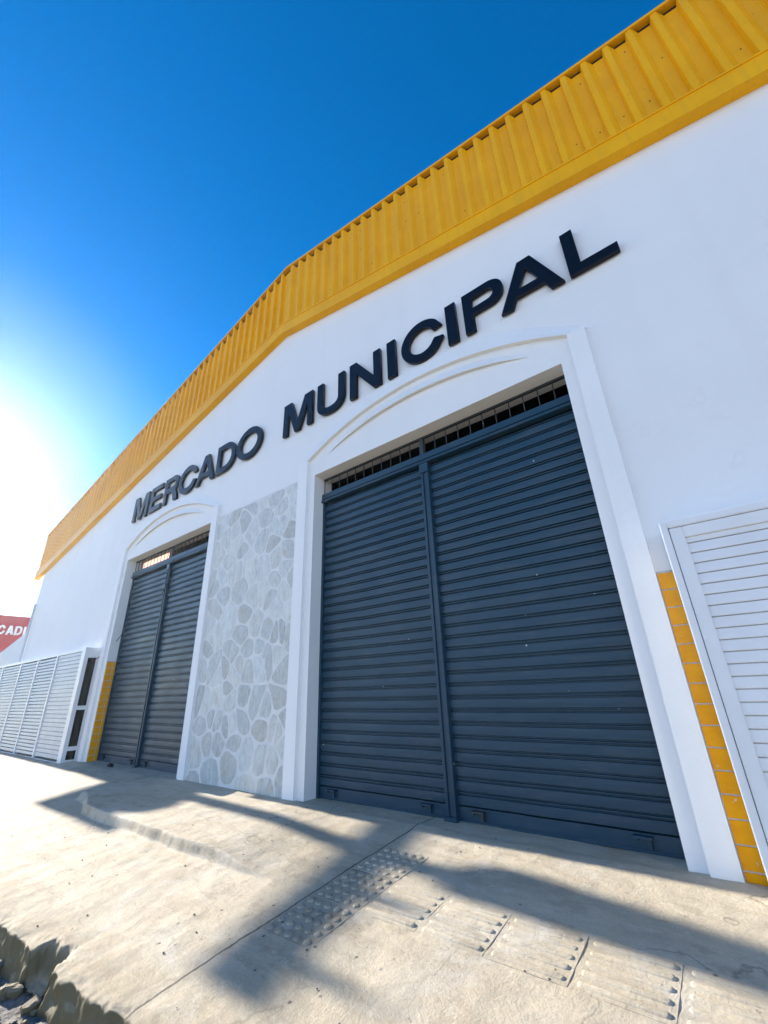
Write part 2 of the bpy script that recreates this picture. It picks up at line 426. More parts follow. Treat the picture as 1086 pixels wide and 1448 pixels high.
w.face([(XR, DEP, -.4), (XL, DEP, -.4), (XL, DEP, wtop(XL)), (XA, DEP, wtop(XA)), (XR, DEP, wtop(XR))])
w.build('wall', [M_wall, M_soff], B, fix=False)
f = MB(); f.box((XL+.02, T+.02, -.06), (XR-.02, DEP-.02, -.03)); f.build('floor_slab', M_dark, B)
inn = MB(); inn.box((XL+.3, 2.6, -.03), (XR-.3, 2.7, 8)); inn.box((XL+.3, T+.25, OT+.50), (XR-.3, 2.6, OT+.58)); inn.build('inner_partition', M_dark, B)
r = MB()
for a, b in ((XL-.2, XA), (XA, XR+.2)):
    r.face([(a, -.02, wtop(a)+.15), (b, -.02, wtop(b)+.15), (b, DEP+.2, wtop(b)+.15), (a, DEP+.2, wtop(a)+.15)])
r.build('roof', M_roof, B, fix=False)

# ribbed fascia
YF = -.06
FXL, FXR = -18.72, 7.75
fa = MB(); P = .250
prof = [(0, 0), (.115, 0), (.131, -.060), (.190, -.060), (P, 0)]
for side in (-1, 1):
    x = XA; 
    while (x > FXL if side < 0 else x < FXR):
        pts = [(x + side*p, YF+d) for p, d in prof]
        pts = [(max(FXL, min(FXR, q[0])), q[1]) for q in pts]
        for (xa, ya), (xb, yb) in zip(pts, pts[1:]):
            if abs(xa-xb) < 1e-4: continue
            ta, tb = [.028 if q_ < YF-.02 else .095 for q_ in (ya, yb)]
            A = [(xa, ya, fas_b(xa)+.2), (xb, yb, fas_b(xb)+.2), (xb, yb, fas_t(xb)-tb), (xa, ya, fas_t(xa)-ta)]
            fa.face(A if side > 0 else A[::-1])
        x += side*P
fas = fa.build('fascia', M_yel, B, fix=False)
def band(mb, zlo, zhi, y0, y1, top=False):
    f_ = fas_t if top else fas_b
    for a, b in ((FXL, XA), (XA, FXR)):
        n = len(mb.v)
        mb.v += [(a,y0,f_(a)+zlo),(b,y0,f_(b)+zlo),(b,y1,f_(b)+zlo),(a,y1,f_(a)+zlo),(a,y0,f_(a)+zhi),(b,y0,f_(b)+zhi),(b,y1,f_(b)+zhi),(a,y1,f_(a)+zhi)]
        for q in ((3,2,1,0),(4,5,6,7),(0,1,5,4),(2,3,7,6)) + (((3,0,4,7),) if a == FXL else ((1,2,6,5),)):
            mb.f.append(tuple(n+i for i in q)); mb.m.append(0); mb.sm.append(False)
fl = MB(); band(fl, 0, .235, YF-.072, YF-.064); band(fl, .235, .262, YF-.084, YF-.062); band(fl, -.008, 0, YF-.072, .01)
fl.build('flashing', M_yel, fas, fix=False)
cp = MB(); band(cp, -.030, .015, YF-.074, YF+.16, True); cp.build('cap_strip', M_yel, fas, fix=False)
bk = MB(); band(bk, .02, .3, YF+.012, YF+.03); band(bk, -.4, -.02, YF+.012, YF+.04, True); bk.build('fascia_shade_backing', M_dark, fas, fix=False)  # dark sheet stands in for the shade in the gaps under the cap
sc = MB(); i = 0
x = FXL+.08
while x < FXR:
    k = math.floor((x-XA)/P); xf = XA + k*P + (.067 if x > XA else P-.067)
    for fr in (.22, .55, .86):
        if random.random() < .28:
            z = fas_b(xf)+.2+(fas_t(xf)-fas_b(xf)-.26)*(fr+random.uniform(-.02, .02))
            sc.tube([(xf, YF+.002, z), (xf, YF-.005, z)], .008, 6)
    x += P
sc.build('screws', M_rust, fas)['kind'] = 'stuff' 
for e, nm in ((FXL, -1), (FXR, 1)):
    pass
ev = MB(); band(ev, -.02, .0, YF, .0) if False else None

# door surrounds with eyebrow arches
def arc(cx, half, zs, zc, n=28):
    h = zc-zs; Rr = (half*half+h*h)/(2*h); cz = zc-Rr; a = math.asin(half/Rr)
    return [(cx+Rr*math.sin(-a+2*a*i/n), cz+Rr*math.cos(-a+2*a*i/n)) for i in range(n+1)]
def surround(O, idx):
    xa, xb = O; cx = (xa+xb)/2
    ia, ib, oa, ob = xa-.125, xb+.125, xa-.335, xb+.30
    PR = -.055
    s = MB()
    zs = 4.60; A = arc(cx, cx-ia, zs, 5.09)
    for p, q in ((oa, ia), (ib, ob)):
        n = 22; cols = []
        s.box((p, PR, -.4), (q, .005, zs))
    # arch strip: proud along its lower lip, dying into the wall at its upper edge
    Up = arc(cx, cx-oa, zs, 5.40, 28)
    for i in range(28):
        (x0, z0), (x1, z1) = A[i], A[i+1]; (u0, w0), (u1, w1) = Up[i], Up[i+1]
        s.face([(x0, PR, z0), (x1, PR, z1), (u1, -.001, w1), (u0, -.001, w0)])
        s.face([(x1, PR, z1), (x0, PR, z0), (x0, .005, z0), (x1, .005, z1)], 1)
    su = s.build('door_surround', [M_trim, M_lip], B, fix=True)
    e = MB()
    I = arc(cx, 1.60, 4.585, 4.87); n = len(I)-1
    for i in range(n):
        def hh(k):
            u = abs(2*k/n-1); return .055*(1-u**4)
        (x0, z0), (x1, z1) = I[i], I[i+1]
        h0, h1 = hh(i), hh(i+1)
        tz0, tz1 = z0+.02+2.4*h0, z1+.02+2.4*h1
        e.face([(x0, -h0-.001, z0), (x1, -h1-.001, z1), (x1, -.001, tz1), (x0, -.001, tz0)])
        e.face([(x1, -h1-.001, z1), (x0, -h0-.001, z0), (x0, .004, z0+.02), (x1, .004, z1+.02)], 1)
    e.build('arch_lip', [M_wall, M_lip], su, fix=False)
surround(OB, 0); surround(OS, 1)

# roller shutters
YS = .215
def shutter(O, idx):
    xa, xb = O; xm = xa + (1.90 if idx == 0 else 1.86)
    h = MB()
    h.box((xa, YS-.05, 3.945), (xb, YS+.09, 4.035)); h.box((xa, YS-.066, 3.89), (xb, YS+.03, 3.9255)); h.box((xa, YS-.035, 3.9245), (xb, YS+.08, 3.9455))
    sh = h.build('roller_shutter', M_shut, B, bevel=.005)
    for p, q in ((xa, xa+.035), (xb-.035, xb)):
        gd = MB(); gd.box((p, YS-.02, -.02), (q, YS+.06, 3.888)); gd.build('guide_channel', M_shut, sh)
    for ca, cb in ((xa+.036, xm-.056), (xm+.056, xb-.036)):
        c = MB()
        prof = [(0, -.006), (.003, -.010), (.041, -.011), (.078, -.010), (.081, -.006), (.0815, .015), (.0935, .015), (.094, -.002), (.098, -.008), (.105, -.008), (.109, -.002), (.1095, .015), (.1205, .015)]
        pz = .121; pts = []
        z = .125
        pts += [(-.005, -.006), (.112, -.006), (.1125, .02)]
        while z < 3.86:
            pts += [(z+a, d) for a, d in prof]; z += pz
        nx = 14
        rowsx = []
        for zz, d in pts:
            rowsx.append([(ca+(cb-ca)*k/nx, YS+.02+d+.006*fbm((ca+(cb-ca)*k/nx)*1.6, zz*2.6, idx*9), zz + .005*fbm((ca+(cb-ca)*k/nx)*.9, zz*.7, 4)) for k in range(nx+1)])
        c.grid(rowsx, smooth=False)
        c.box((ca, YS+.006, -.012), (cb, YS+.014, .012))
        cur = c.build('shutter_curtain', M_shut, sh, fix=False)
        for lx in (ca+.22, cb-.24):
            l = MB(); l.box((lx-.065, YS-.045, .085), (lx+.065, YS+.012, .10)); l.box((lx-.05, YS-.045, .070), (lx-.035, YS+.012, .085)); l.box((lx+.02, YS-.02, .02), (lx+.05, YS+.012, .085))
            l.build('latch', M_grille if random.random() < .3 else M_shut, sh)
    m_ = MB()
    m_.box((xm-.058, YS-.045, -.02), (xm-.022, YS+.05, 3.76)); m_.box((xm-.022, YS-.028, -.02), (xm+.022, YS+.05, 3.76)); m_.box((xm+.022, YS-.045, -.02), (xm+.058, YS+.05, 3.76))
    m_.box((xm-.066, YS-.058, 3.76), (xm+.066, YS+.05, 3.888))
    m_.box((xm-.07, YS-.07, -.02), (xm+.07, YS-.03, .03))
    m_.build('mullion', M_shut, sh, bevel=.004)
    gq = MB()
    gq.box((xa, YS-.012, OT-.028), (xb, YS+.02, OT-.002))
    gq.box((xm-.03-.03, YS-.02, 4.035), (xm+.03-.03, YS+.03, OT-.028))
    for p, q in ((xa, xm-.06), (xm, xb)):
        n = 11
        for k in range(0, n+1):
            xx = p+(q-p)*k/n if k else p+.012
            gq.tube([(xx, YS, 4.03), (xx, YS, OT-.02)], .0065, 6)
    gq.build('fanlight_grille', M_grille, sh)
shutter(OB, 0); shutter(OS, 1)
sk = MB(); sk.box((-12.75, .95, 4.50), (-11.15, .99, 4.74)); sk.build('glowing_roof_sheet', M_roofglow, B)  # glows by itself in place of daylight inside the hall

# stone panel: irregular flat stones in white mortar
def voronoi(x0, x1, z0, z1, n):
    pts = []; tries = 0
    while len(pts) < n and tries < 20000:
        tries += 1
        p = (random.uniform(x0, x1), random.uniform(z0, z1)); rmin = random.choice((.11, .18, .26, .34))
        if all(((p[0]-q[0])*1.25)**2+((p[1]-q[1])*.85)**2 > max(rmin, q[2])**2*.9 for q in pts): pts.append((*p, rmin))
    out = []
    for p in pts:
        poly = [(x0, z0), (x1, z0), (x1, z1), (x0, z1)]
        for q in pts:
            if q is p: continue
            nx, nz = q[0]-p[0], q[1]-p[1]
            if nx*nx+nz*nz > 2.4: continue
            mx, mz = (p[0]+q[0])/2, (p[1]+q[1])/2; new = []
            for i in range(len(poly)):
                a, b = poly[i], poly[(i+1) % len(poly)]
                da = (a[0]-mx)*nx+(a[1]-mz)*nz; db = (b[0]-mx)*nx+(b[1]-mz)*nz
                if da <= 0: new.append(a)
                if da*db < 0:
                    t = da/(da-db); new.append((a[0]+(b[0]-a[0])*t, a[1]+(b[1]-a[1])*t))
            poly = new
            if len(poly) < 3: break
        if len(poly) >= 3: out.append(poly)
    return out
def inset(poly, d):
    k = len(poly); out = []
    cx = sum(p[0] for p in poly)/k; cz = sum(p[1] for p in poly)/k
    for p in poly:
        dx, dz = p[0]-cx, p[1]-cz; L = math.hypot(dx, dz) or 1
        s_ = max(.3, (L-d)/L); out.append((cx+dx*s_, cz+dz*s_))
    return out
def chaikin(p, n=2):
    for _ in range(n):
        q = []
        for i in range(len(p)):
            a, b = p[i], p[(i+1) % len(p)]
            q += [(a[0]*.78+b[0]*.22, a[1]*.78+b[1]*.22), (a[0]*.22+b[0]*.78, a[1]*.22+b[1]*.78)]
        p = q
    return p
PX0, PX1, PZ0, PZ1 = OS[1]+.30, OB[0]-.335, -.3, 4.345
mo = MB(); mo.box((PX0-.0, -.012, PZ0), (PX1+.0, .006, PZ1))
panel = mo.build('stone_panel', M_mortar, B)
st = MB(); tints = []
for poly in voronoi(PX0+.01, PX1-.01, PZ0, PZ1-.01, 110):
    ar = abs(sum(poly[i][0]*poly[(i+1) % len(poly)][1]-poly[(i+1) % len(poly)][0]*poly[i][1] for i in range(len(poly))))/2
    if ar < .008: continue
    q = chaikin(inset(poly, random.uniform(.010, .030)), 1 if random.random() < .5 else 2)
    q = [(x+.016*fbm(x*8, z*8, 2), z+.016*fbm(x*8, z*8, 8)) for x, z in q]
    in_ = inset(q, .012); n = len(st.v); k = len(q)
    dep = random.uniform(.002, .009)
    st.v += [(x, -.011, z) for x, z in q] + [(x, -.012-dep, z) for x, z in in_]
    tl = random.uniform(.54, .76); hue = random.uniform(-.03, .03)
    col = (tl*(.98+hue), tl*1.0, tl*(.965-hue), 1)
    st.f.append(tuple(range(n+k, n+2*k))); st.m.append(0); st.sm.append(False); tints.append((k, col))
    for i in range(k):
        j = (i+1) % k; st.f.append((n+i, n+j, n+k+j, n+k+i)); st.m.append(0); st.sm.append(True); tints.append((4, col))
so = st.build('stones', M_stone, panel, fix=False)
ca_ = so.data.color_attributes.new('tint', 'FLOAT_COLOR', 'CORNER'); li = 0
for k, col in tints:
    for _ in range(k): ca_.data[li].color = col; li += 1
so['kind'] = 'stuff'

# tiles
def tile_strip(corner, du, nu, nv, tu, tv, normal, name, label):
    """corner: lower start point; du: unit direction along the strip's width"""
    c0 = Vector(corner); du = Vector(du); nn = Vector(normal); up = Vector((0, 0, 1))
    gr = MB(); 
    def slab(mb, u0, u1, v0, v1, h0, h1, b=0):
        p = lambda u, v, h: tuple(c0+du*u+up*v+nn*h)
        n = len(mb.v)
        mb.v += [p(u0,v0,h0),p(u1,v0,h0),p(u1,v1,h0),p(u0,v1,h0),p(u0+b,v0+b,h1),p(u1-b,v0+b,h1),p(u1-b,v1-b,h1),p(u0+b,v1-b,h1)]
        for q in ((4,5,6,7),(0,1,5,4),(1,2,6,5),(2,3,7,6),(3,0,4,7)):
            mb.f.append(tuple(n+i for i in q)); mb.m.append(0); mb.sm.append(False)
    slab(gr, 0, sum(nu), 0, nv*tv+.012, 0, .009)
    o = gr.build(name, M_grout, B, fix=True); tag(o, label)
    tl = MB(); u = 0
    for wu in nu:
        for j in range(nv):
            e = random.uniform(-.001, .001)
            slab(tl, u+.004, u+wu-.004, j*tv+.004, (j+1)*tv-.004, .008, .015+e, .003)
        u += wu
    tl.build('tiles', M_tile, o, fix=True)['kind'] = 'stuff'
tile_strip((OB[1]+.302, 0, -.09), (1, 0, 0), [.137]*8, 15, .137, .137, (0, -1, 0), 'tile_dado', 'orange glazed tile strip beside the big roller door')
tile_strip((OS[0], .008, -.03), (0, 1, 0), [.135, .06], 15, .135, .132, (1, 0, 0), 'tile_dado', 'orange glazed tile strip on the small door reveal')
# low plinth patch and drain pipe at the hall's far corner
dp = MB(); dp.tube([(XL+.22, -.05, -.25), (XL+.22, -.05, 4.2)], .04, 10); dp.build('downpipe', M_alu, B)

# ------------------------------------------------------------------ raised letters
H = .665; ZB = 5.315
def ell(cx, cz, rx, rz, a0, a1, n=20, pw=1.0):
    out = []
    for i in range(n+1):
        a = R(a0+(a1-a0)*i/n); c, s_ = math.cos(a), math.sin(a)
        out.append((cx+rx*math.copysign(abs(c)**pw, c), cz+rz*math.copysign(abs(s_)**pw, s_)))
    return out
def glyph(ch, w):
    t = .135*1.0; h = H; k = .125
    if ch == 'I': return [[(0,0),(w,0),(w,h),(0,h)]]
    if ch == 'L': return [[(0,0),(w,0),(w,k),(t,k),(t,h),(0,h)]]
    if ch == 'E': return [[(0,0),(w,0),(w,k),(t,k),(t,h*.5-k/2+.01),(w*.93,h*.5-k/2+.01),(w*.93,h*.5+k/2),(t,h*.5+k/2),(t,h-k),(w*.98,h-k),(w*.98,h),(0,h)]]
    if ch == 'M':
        a = t*1.5
        return [[(0,0),(t*.92,0),(t*.92,h*.72),(w/2-t*.48,0),(w/2+t*.48,0),(w-t*.92,h*.72),(w-t*.92,0),(w,0),(w,h),(w-a,h),(w/2,h*.30),(a,h),(0,h)]]
    if ch == 'N': return [[(0,0),(t,0),(t,h*.66),(w-t*1.08,0),(w,0),(w,h),(w-t,h),(w-t,h*.34),(t*1.08,h),(0,h)]]
    if ch == 'U':
        r_ = w/2; rz = h*.36
        o = [(0,h)] + ell(r_, rz, r_, rz+.01, 180, 360, 24, .85) + [(w,h),(w-t,h)] + ell(r_, rz, r_-t, rz-k+.01, 360, 180, 24, .85) + [(t,h)]
        return [o]
    if ch == 'O': return [ell(w/2,h/2,w/2,h/2+.012,0,360,48)[:-1], ell(w/2,h/2,w/2-t,h/2-k+.008,0,360,40)[:-1]]
    if ch == 'D':
        x0 = w*.42
        return [[(0,0)]+ell(x0,h/2,w-x0,h/2,-90,90,28,.9)+[(0,h)], [(t,k)]+ell(x0,h/2,w-x0-t,h/2-k,-90,90,24,.9)+[(t,h-k)]]
    if ch == 'C':
        out = ell(w/2,h/2,w/2,h/2+.012,36,324,44); inn_ = ell(w/2,h/2,w/2-t,h/2-k+.005,322,38,40)
        out[0] = (w*.985,h*.655); inn_[-1] = (w*.985-t*1.04,h*.618); out[-1] = (w,h*.345); inn_[0] = (w-t*1.02,h*.40)
        return [out+inn_]
    if ch == 'P' or ch == 'R':
        zb = h*.40 if ch == 'P' else h*.42
        x0 = w*.62; cz = (h+zb)/2; rz = (h-zb)/2; xr = w if ch == 'P' else w*.97
        hole = [(t,zb+k*.85)]+ell(x0-.02,cz,xr-x0-t+.02,rz-k*.9,-90,90,18,.9)+[(t,h-k)]
        if ch == 'P': return [[(0,0),(t,0),(t,zb)]+ell(x0,cz,xr-x0,rz,-90,90,22,.9)+[(0,h)], hole]
        arcp = ell(x0,cz,xr-x0,rz,-52,90,20,.9)
        return [[(0,0),(t,0),(t,h*.385),(w*.50,h*.385),(w*.60,h*.34),(w*.74,0),(w*1.02,0),(w*.93,h*.25),(w*.80,h*.445)]+arcp+[(0,h)], hole]
    if ch == 'A':
        c = t*.60; mm = (w/2-c)/h; tt = t*1.10; z1, z2 = h*.20, h*.37; za = (w/2-tt)/mm
        return [[(0,0),(tt,0),(tt+mm*z1,z1),(w-tt-mm*z1,z1),(w-tt,0),(w,0),(w/2+c,h),(w/2-c,h)], [(tt+mm*z2,z2),(w-tt-mm*z2,z2),(w/2+.002,za*.985),(w/2-.002,za*.985)]]
def letter_mesh(ch, w, th, bev=.004):
    cu_ = bpy.data.curves.new('letter', 'CURVE'); cu_.dimensions = '2D'; cu_.fill_mode = 'BOTH'; cu_.extrude = th/2; cu_.bevel_depth = bev; cu_.bevel_resolution = 1; cu_.offset = -bev
    for loop in glyph(ch, w):
        sp = cu_.splines.new('POLY'); sp.points.add(len(loop)-1); sp.use_cyclic_u = True
        for p, q in zip(sp.points, loop): p.co = (q[0], q[1], 0, 1)
    ob = bpy.data.objects.new('tmp', cu_); S.collection.objects.link(ob)
    dg = bpy.context.evaluated_depsgraph_get(); dg.update()
    me = bpy.data.meshes.new_from_object(ob.evaluated_get(dg))
    bpy.data.objects.remove(ob); me.name = 'letter'; me.materials.clear()
    for v in me.vertices: x, z, d = v.co; v.co = (x, -d, z)
    return me
word1 = [('M',-11.22,-10.44),('E',-10.31,-9.73),('R',-9.60,-8.95),('C',-8.93,-8.15),('A',-8.17,-7.43),('D',-7.37,-6.71),('O',-6.67,-5.86)]
word2 = [('M',-5.23,-4.48),('U',-4.36,-3.74),('N',-3.62,-3.00),('I',-2.87,-2.715),('C',-2.61,-1.92),('I',-1.86,-1.705),('P',-1.60,-1.04),('A',-1.12,-.37),('L',-.31,.19)]
lab1 = ['M starting the first word above the small door','E between the M and the R of the first word','R of the first word, the only R on the wall','C between the R and the A of the first word','A of the first word, between its C and D','D next to the last O of the first word','O ending the first word, the only O on the wall']
lab2 = ['M starting the second word above the stone panel','U, second letter of the second word','N, the only N on the wall','I between the N and the C of the second word','C between two upright I letters','I between the C and the P of the second word','P above the right half of the big door','A between the P and the L of the second word','L ending the second word at the far right']
for word, labs in ((word1, lab1), (word2, lab2)):
    for (ch, a, b), lb in zip(word, labs):
        me = letter_mesh(ch, b-a, .045)
        o = link('raised_letter', me, None, [M_letter]); o.location = (a, -.042, ZB + random.uniform(-.004, .004))
        tag(o, 'dark navy raised capital letter '+lb, 'letter', 'raised letters of the market name on the white wall')

# ------------------------------------------------------------------ louvred aluminium enclosures in front of the wall
def louvre_panel(xa, xb, z0, z1, y, pitch, open_, parent, cover=.84, deep=.03, mat=None):
    p = MB(); z = z0; prof = [(0, .0), (.004, -open_), (pitch*.72, -.004), (pitch*.90, .004)]
    rows_ = []
    while z < z1-pitch*.5:
        for dz, d in ((0, deep), (.003, -open_), (.010, -open_-.002), (pitch*cover, -open_*.55), (pitch*(cover+.01), deep)):
            rows_.append([(xa, y+d, min(z+dz, z1)), (xb, y+d, min(z+dz, z1))])
        z += pitch
    p.grid(rows_, smooth=False); return p.build('louvre_panel', mat or M_alu, parent, fix=False)
def frame_boxes(p, xa, xb, z0, z1, y0, y1, t):
    p.box((xa, y0, z0), (xa+t, y1, z1)); p.box((xb-t, y0, z0), (xb, y1, z1))
    p.box((xa+t, y0, z1-t), (xb-t, y1, z1)); p.box((xa+t, y0, z0), (xb-t, y1, z0+t))
YL = -.30; ZL = 2.285
L1 = empty('louvred_shopfront', (-15, YL, 0), 'white louvred aluminium shopfront with a glazed end, left of the small roller door', 'shopfront')
# left: panels between posts
p = MB(); posts = [-21.4, -18.42, -16.48, -14.95, -13.43]
p.box((-21.4, YL-.012, ZL-.07), (-11.58, -.01, ZL)); p.box((-21.4, YL-.008, -.16), (-11.58, YL+.06, -.02))
p.box((-11.80, YL-.010, -.02), (-11.58, YL+.07, ZL-.07))
for q in posts: p.box((q-.045, YL-.014, -.02), (q+.045, YL+.05, ZL-.07))
p.build('frame', M_alu, L1, bevel=.004)
for k, (a, b) in enumerate(zip(posts, posts[1:]+[-11.80])):
    last = k == len(posts)-1
    louvre_panel(a+.045, b-(.045 if not last else 0), 0.02, ZL-.08, YL+.012, .078 if not last else .088, .010 if not last else .004, L1, .76 if not last else .90, .045 if not last else .02, M_alu_shade)
ge = MB(); ge.box((-11.62, YL+.07, -.10), (-11.58, -.015, .02)); ge.box((-11.62, YL+.07, .98), (-11.58, -.015, 1.06)); ge.box((-11.62, YL+.07, ZL-.22), (-11.58, -.015, ZL-.07)); ge.box((-11.62, YL+.07, .19), (-11.58, -.015, .27)); ge.box((-11.62, -.06, .02), (-11.576, -.015, ZL-.22))
ge.build('glazing_bars', M_alu, L1)
gg = MB(); gg.box((-11.606, YL+.07, .02), (-11.600, -.06, ZL-.22)); gg.build('glass_pane', M_glass, L1)
db = MB(); db.box((-21.3, -.008, -.02), (-11.64, -.004, ZL-.08)); db.build('back_board', M_dark, L1)
# right
L2 = empty('louvred_shopfront', (1.5, YL, 0), 'white louvred aluminium shopfront at the right edge, right of the big roller door', 'shopfront')
p = MB(); xa, xb = -.19, 4.2
p.box((xa, YL, -.16), (xa+.05, -.016, ZL)); p.box((xb-.05, YL, -.16), (xb, -.016, ZL)); p.box((xa+.05, YL, ZL-.055), (xb-.05, -.016, ZL))
p.build('frame', M_alu, L2, bevel=.006)
p = MB(); frame_boxes(p, xa+.054, xb-.054, -.13, ZL-.059, YL+.008, YL+.06, .085); p.build('panel_frame', M_alu, L2, bevel=.004)
louvre_panel(xa+.139, xb-.139, -.045, ZL-.145, YL+.03, .0765, .006, L2, .93, .018)

# ------------------------------------------------------------------ neighbours on the left
nw = MB(); nw.prism([(-29, -.4), (-18.62, -.4), (-18.62, 3.72), (-19.7, 3.62), (-23.1, 3.04), (-29, 2.2)], .40, .62)
tag(nw.build('boundary_wall', M_back), 'pale grey-blue boundary wall with a sloping top, beyond the hall\'s far corner', 'wall')
pc = MB(); pc.box((-18.55, .1, -.4), (-18.1, .5, 3.55)); tag(pc.build('wall_pier', M_wall), 'narrow white pier between the hall\'s far corner and the sloping boundary wall', 'pier')
bb = empty('sign_board', (-27.7, 1.4, 0), 'red shop sign board with bold white letters behind the sloping wall', 'sign')
q = MB(); q.box((-27.76, .40, 3.2), (-27.62, 2.62, 5.14)); q.build('panel', M_red, bb, bevel=.01)
for yy in (.65, 2.3):
    q = MB(); q.box((-27.90, yy, -.4), (-27.78, yy+.12, 5.0)); q.build('post', M_steel, bb)
def sign_text(chars, y, z, scale):
    vs, fs = [], []
    for ch, wdt, gap in chars:
        me = letter_mesh(ch, wdt, .05, .001); n = len(vs)
        vs += [(-27.60-v.co.y*.5, y+v.co.x*scale, z+(v.co.z+.10*v.co.x)*scale) for v in me.vertices]; fs += [tuple(n+i for i in pl.vertices) for pl in me.polygons]
        y += (wdt+gap)*scale; bpy.data.meshes.remove(me)
    me = bpy.data.meshes.new('lettering'); me.from_pydata(vs, [], fs); return link('lettering', me, bb, [M_white_letter])
sign_text([('C', .46, .05), ('A', .47, .05), ('D', .46, .08), ('I', .14, .1)], .87, 4.23, .64)

# ------------------------------------------------------------------ tactile tiles
def tactile(x0, y0, kind, label, mat, first=True):
    s_ = .428; t = MB(); N = 1
    zt = lambda x, y: pave_z(x, y)+.0015
    c = [(x0, y0), (x0+s_, y0), (x0+s_, y0+s_), (x0, y0+s_)]; b = .006
    ci = [(x0+b, y0+b), (x0+s_-b, y0+b), (x0+s_-b, y0+s_-b), (x0+b, y0+s_-b)]
    n = len(t.v)
    t.v += [(x, y, zt(x, y)-.05) for x, y in c]+[(x, y, zt(x, y)) for x, y in ci]
    for q_ in ((4,5,6,7),(0,1,5,4),(1,2,6,5),(2,3,7,6),(3,0,4,7)): t.f.append(tuple(n+i for i in q_)); t.m.append(0); t.sm.append(False)
    def blob(pts_in, h):   # lofted rings
        base = len(t.v); k = len(pts_in[0])
        for ring, hz in zip(pts_in, h): t.v.extend([(x, y, zt(x, y)+hz) for x, y in ring])
        for i in range(len(pts_in)-1):
            for j in range(k):
                a = base+i*k+j; a2 = base+i*k+(j+1) % k
                t.f.append((a, a2, a2+k, a+k)); t.m.append(0); t.sm.append(True)
        t.f.append(tuple(base+(len(pts_in)-1)*k+j for j in range(k))); t.m.append(0); t.sm.append(True)
    if kind == 'dot':
        for i in range(5):
            for j in range(5):
                cx = x0+.045+i*.0825+random.uniform(-.003, .003); cy = y0+.045+j*.0825+random.uniform(-.003, .003); sc_ = random.uniform(.85, 1.05)
                rr = lambda r_: [(cx+r_*math.cos(a), cy+r_*math.sin(a)) for a in [2*math.pi*q_/14 for q_ in range(14)]]
                blob([rr(.027*sc_), rr(.024*sc_), rr(.017*sc_)], [-.001, .006*sc_, .0085*sc_])
    else:
        for j in range(5):
            cy = y0+.05+j*.080
            def cap(r_, e):
                o = []
                for q_ in range(9): a = R(-90+180*q_/8); o.append((x0+s_-.045-e+r_*math.cos(a), cy+r_*math.sin(a)))
                for q_ in range(9): a = R(90+180*q_/8); o.append((x0+.045+e+r_*math.cos(a), cy+r_*math.sin(a)))
                return o
            hs = random.uniform(.55, 1.0)
            blob([cap(.020, 0), cap(.017, 0), cap(.010, .004)], [-.001, .006*hs, .008*hs])
    o = t.build('tactile_tile', mat, fix=True)
    tag(o, label, 'paving tile', 'dotted warning tiles in the pavement' if kind == 'dot' else 'ribbed guiding tiles in the pavement')
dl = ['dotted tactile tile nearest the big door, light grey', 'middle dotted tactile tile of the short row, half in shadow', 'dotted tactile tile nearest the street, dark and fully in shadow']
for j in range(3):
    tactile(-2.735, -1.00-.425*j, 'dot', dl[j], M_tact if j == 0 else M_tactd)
ll = ['ribbed tactile tile touching the dotted row', 'second ribbed tactile tile from the dotted row', 'third ribbed tactile tile from the dotted row', 'fourth ribbed tactile tile from the dotted row, before the right edge', 'ribbed tactile tile cut by the right edge of the photo']
for j in range(5):
    tactile(-2.30+.4315*j, -1.43, 'bar', ll[j], M_tact)

# ------------------------------------------------------------------ unseen utility pole, placed and shaped for the shadow it casts on the pavement
UX = -38
UP = empty('shadow_pole', (UX, 0, -.4), 'tall slightly leaning concrete utility pole with transformer, unseen to the left, shaped for its shadow', 'utility pole')
u = MB()
u.tube([(UX, -.14, -.5), (UX, -.17, 4), (UX, -.21, 8), (UX, -.25, 10.2), (UX, -.34, 11.6), (UX, -.47, 12.9), (UX, -.72, 14.4)], [.22, .20, .16, .15, .14, .12, .10], 12); u.build('shaft', M_conc_pole, UP)
u = MB(); u.box((UX-.12, -2.12, 13.37), (UX+.06, .12, 13.56)); u.build('crossarm', M_conc_pole, UP)
for yy in (-1.8, -1.1, .02):
    u = MB(); u.tube([(UX-.02, yy, 13.56), (UX-.02, yy, 13.64), (UX-.02, yy, 13.75)], [.03, .06, .03], 8); u.build('insulator', M_steel, UP)
u = MB(); u.tube([(UX+.2, -.57, 13.70), (UX+.2, -.58, 13.75), (UX+.2, -.72, 14.3), (UX+.2, -.87, 14.9), (UX+.2, -.95, 15.3)], [.2, .27, .20, .15, .10], 14); u.build('switch_drum', M_steel, UP)
u = MB(); u.box((UX-.6, -1.45, 11.50), (UX+.4, -.05, 12.1)); u.tube([(UX-.1, -.85, 12.1), (UX-.1, -.85, 12.3)], [.40, .34], 16); u.build('transformer', M_steel, UP)

# ------------------------------------------------------------------ small things
cb = MB(); a_, b_ = Vector((-11.59, -.14, 1.98)), Vector((-10.98, .19, 2.62))
cb.tube([a_.lerp(b_, i/12)-Vector((0, 0, .10*math.sin(math.pi*i/12))) for i in range(13)], .007, 6)
tag(cb.build('cable', M_rubber), 'thin dark cable sagging from the glazed shopfront end to the small roller door', 'cable')
cb = MB(); cb.tube([(-9.05, .15, 3.95), (-9.0, .13, 3.6), (-9.12, .14, 3.42), (-9.3, .15, 3.25)], .009, 6)
tag(cb.build('cable', M_rubber), 'loose dark cable hanging from the header of the small roller door', 'cable')
rc = MB(); rc.tube([(-9.85, -.02, -.03), (-9.85, -.02, .03), (-9.85, -.02, .045)], [.055, .055, .03], 12)
tag(rc.build('pipe_cap', M_rubber), 'small round black pipe cap on the ground before the small roller door', 'pipe cap')
pb = MB()
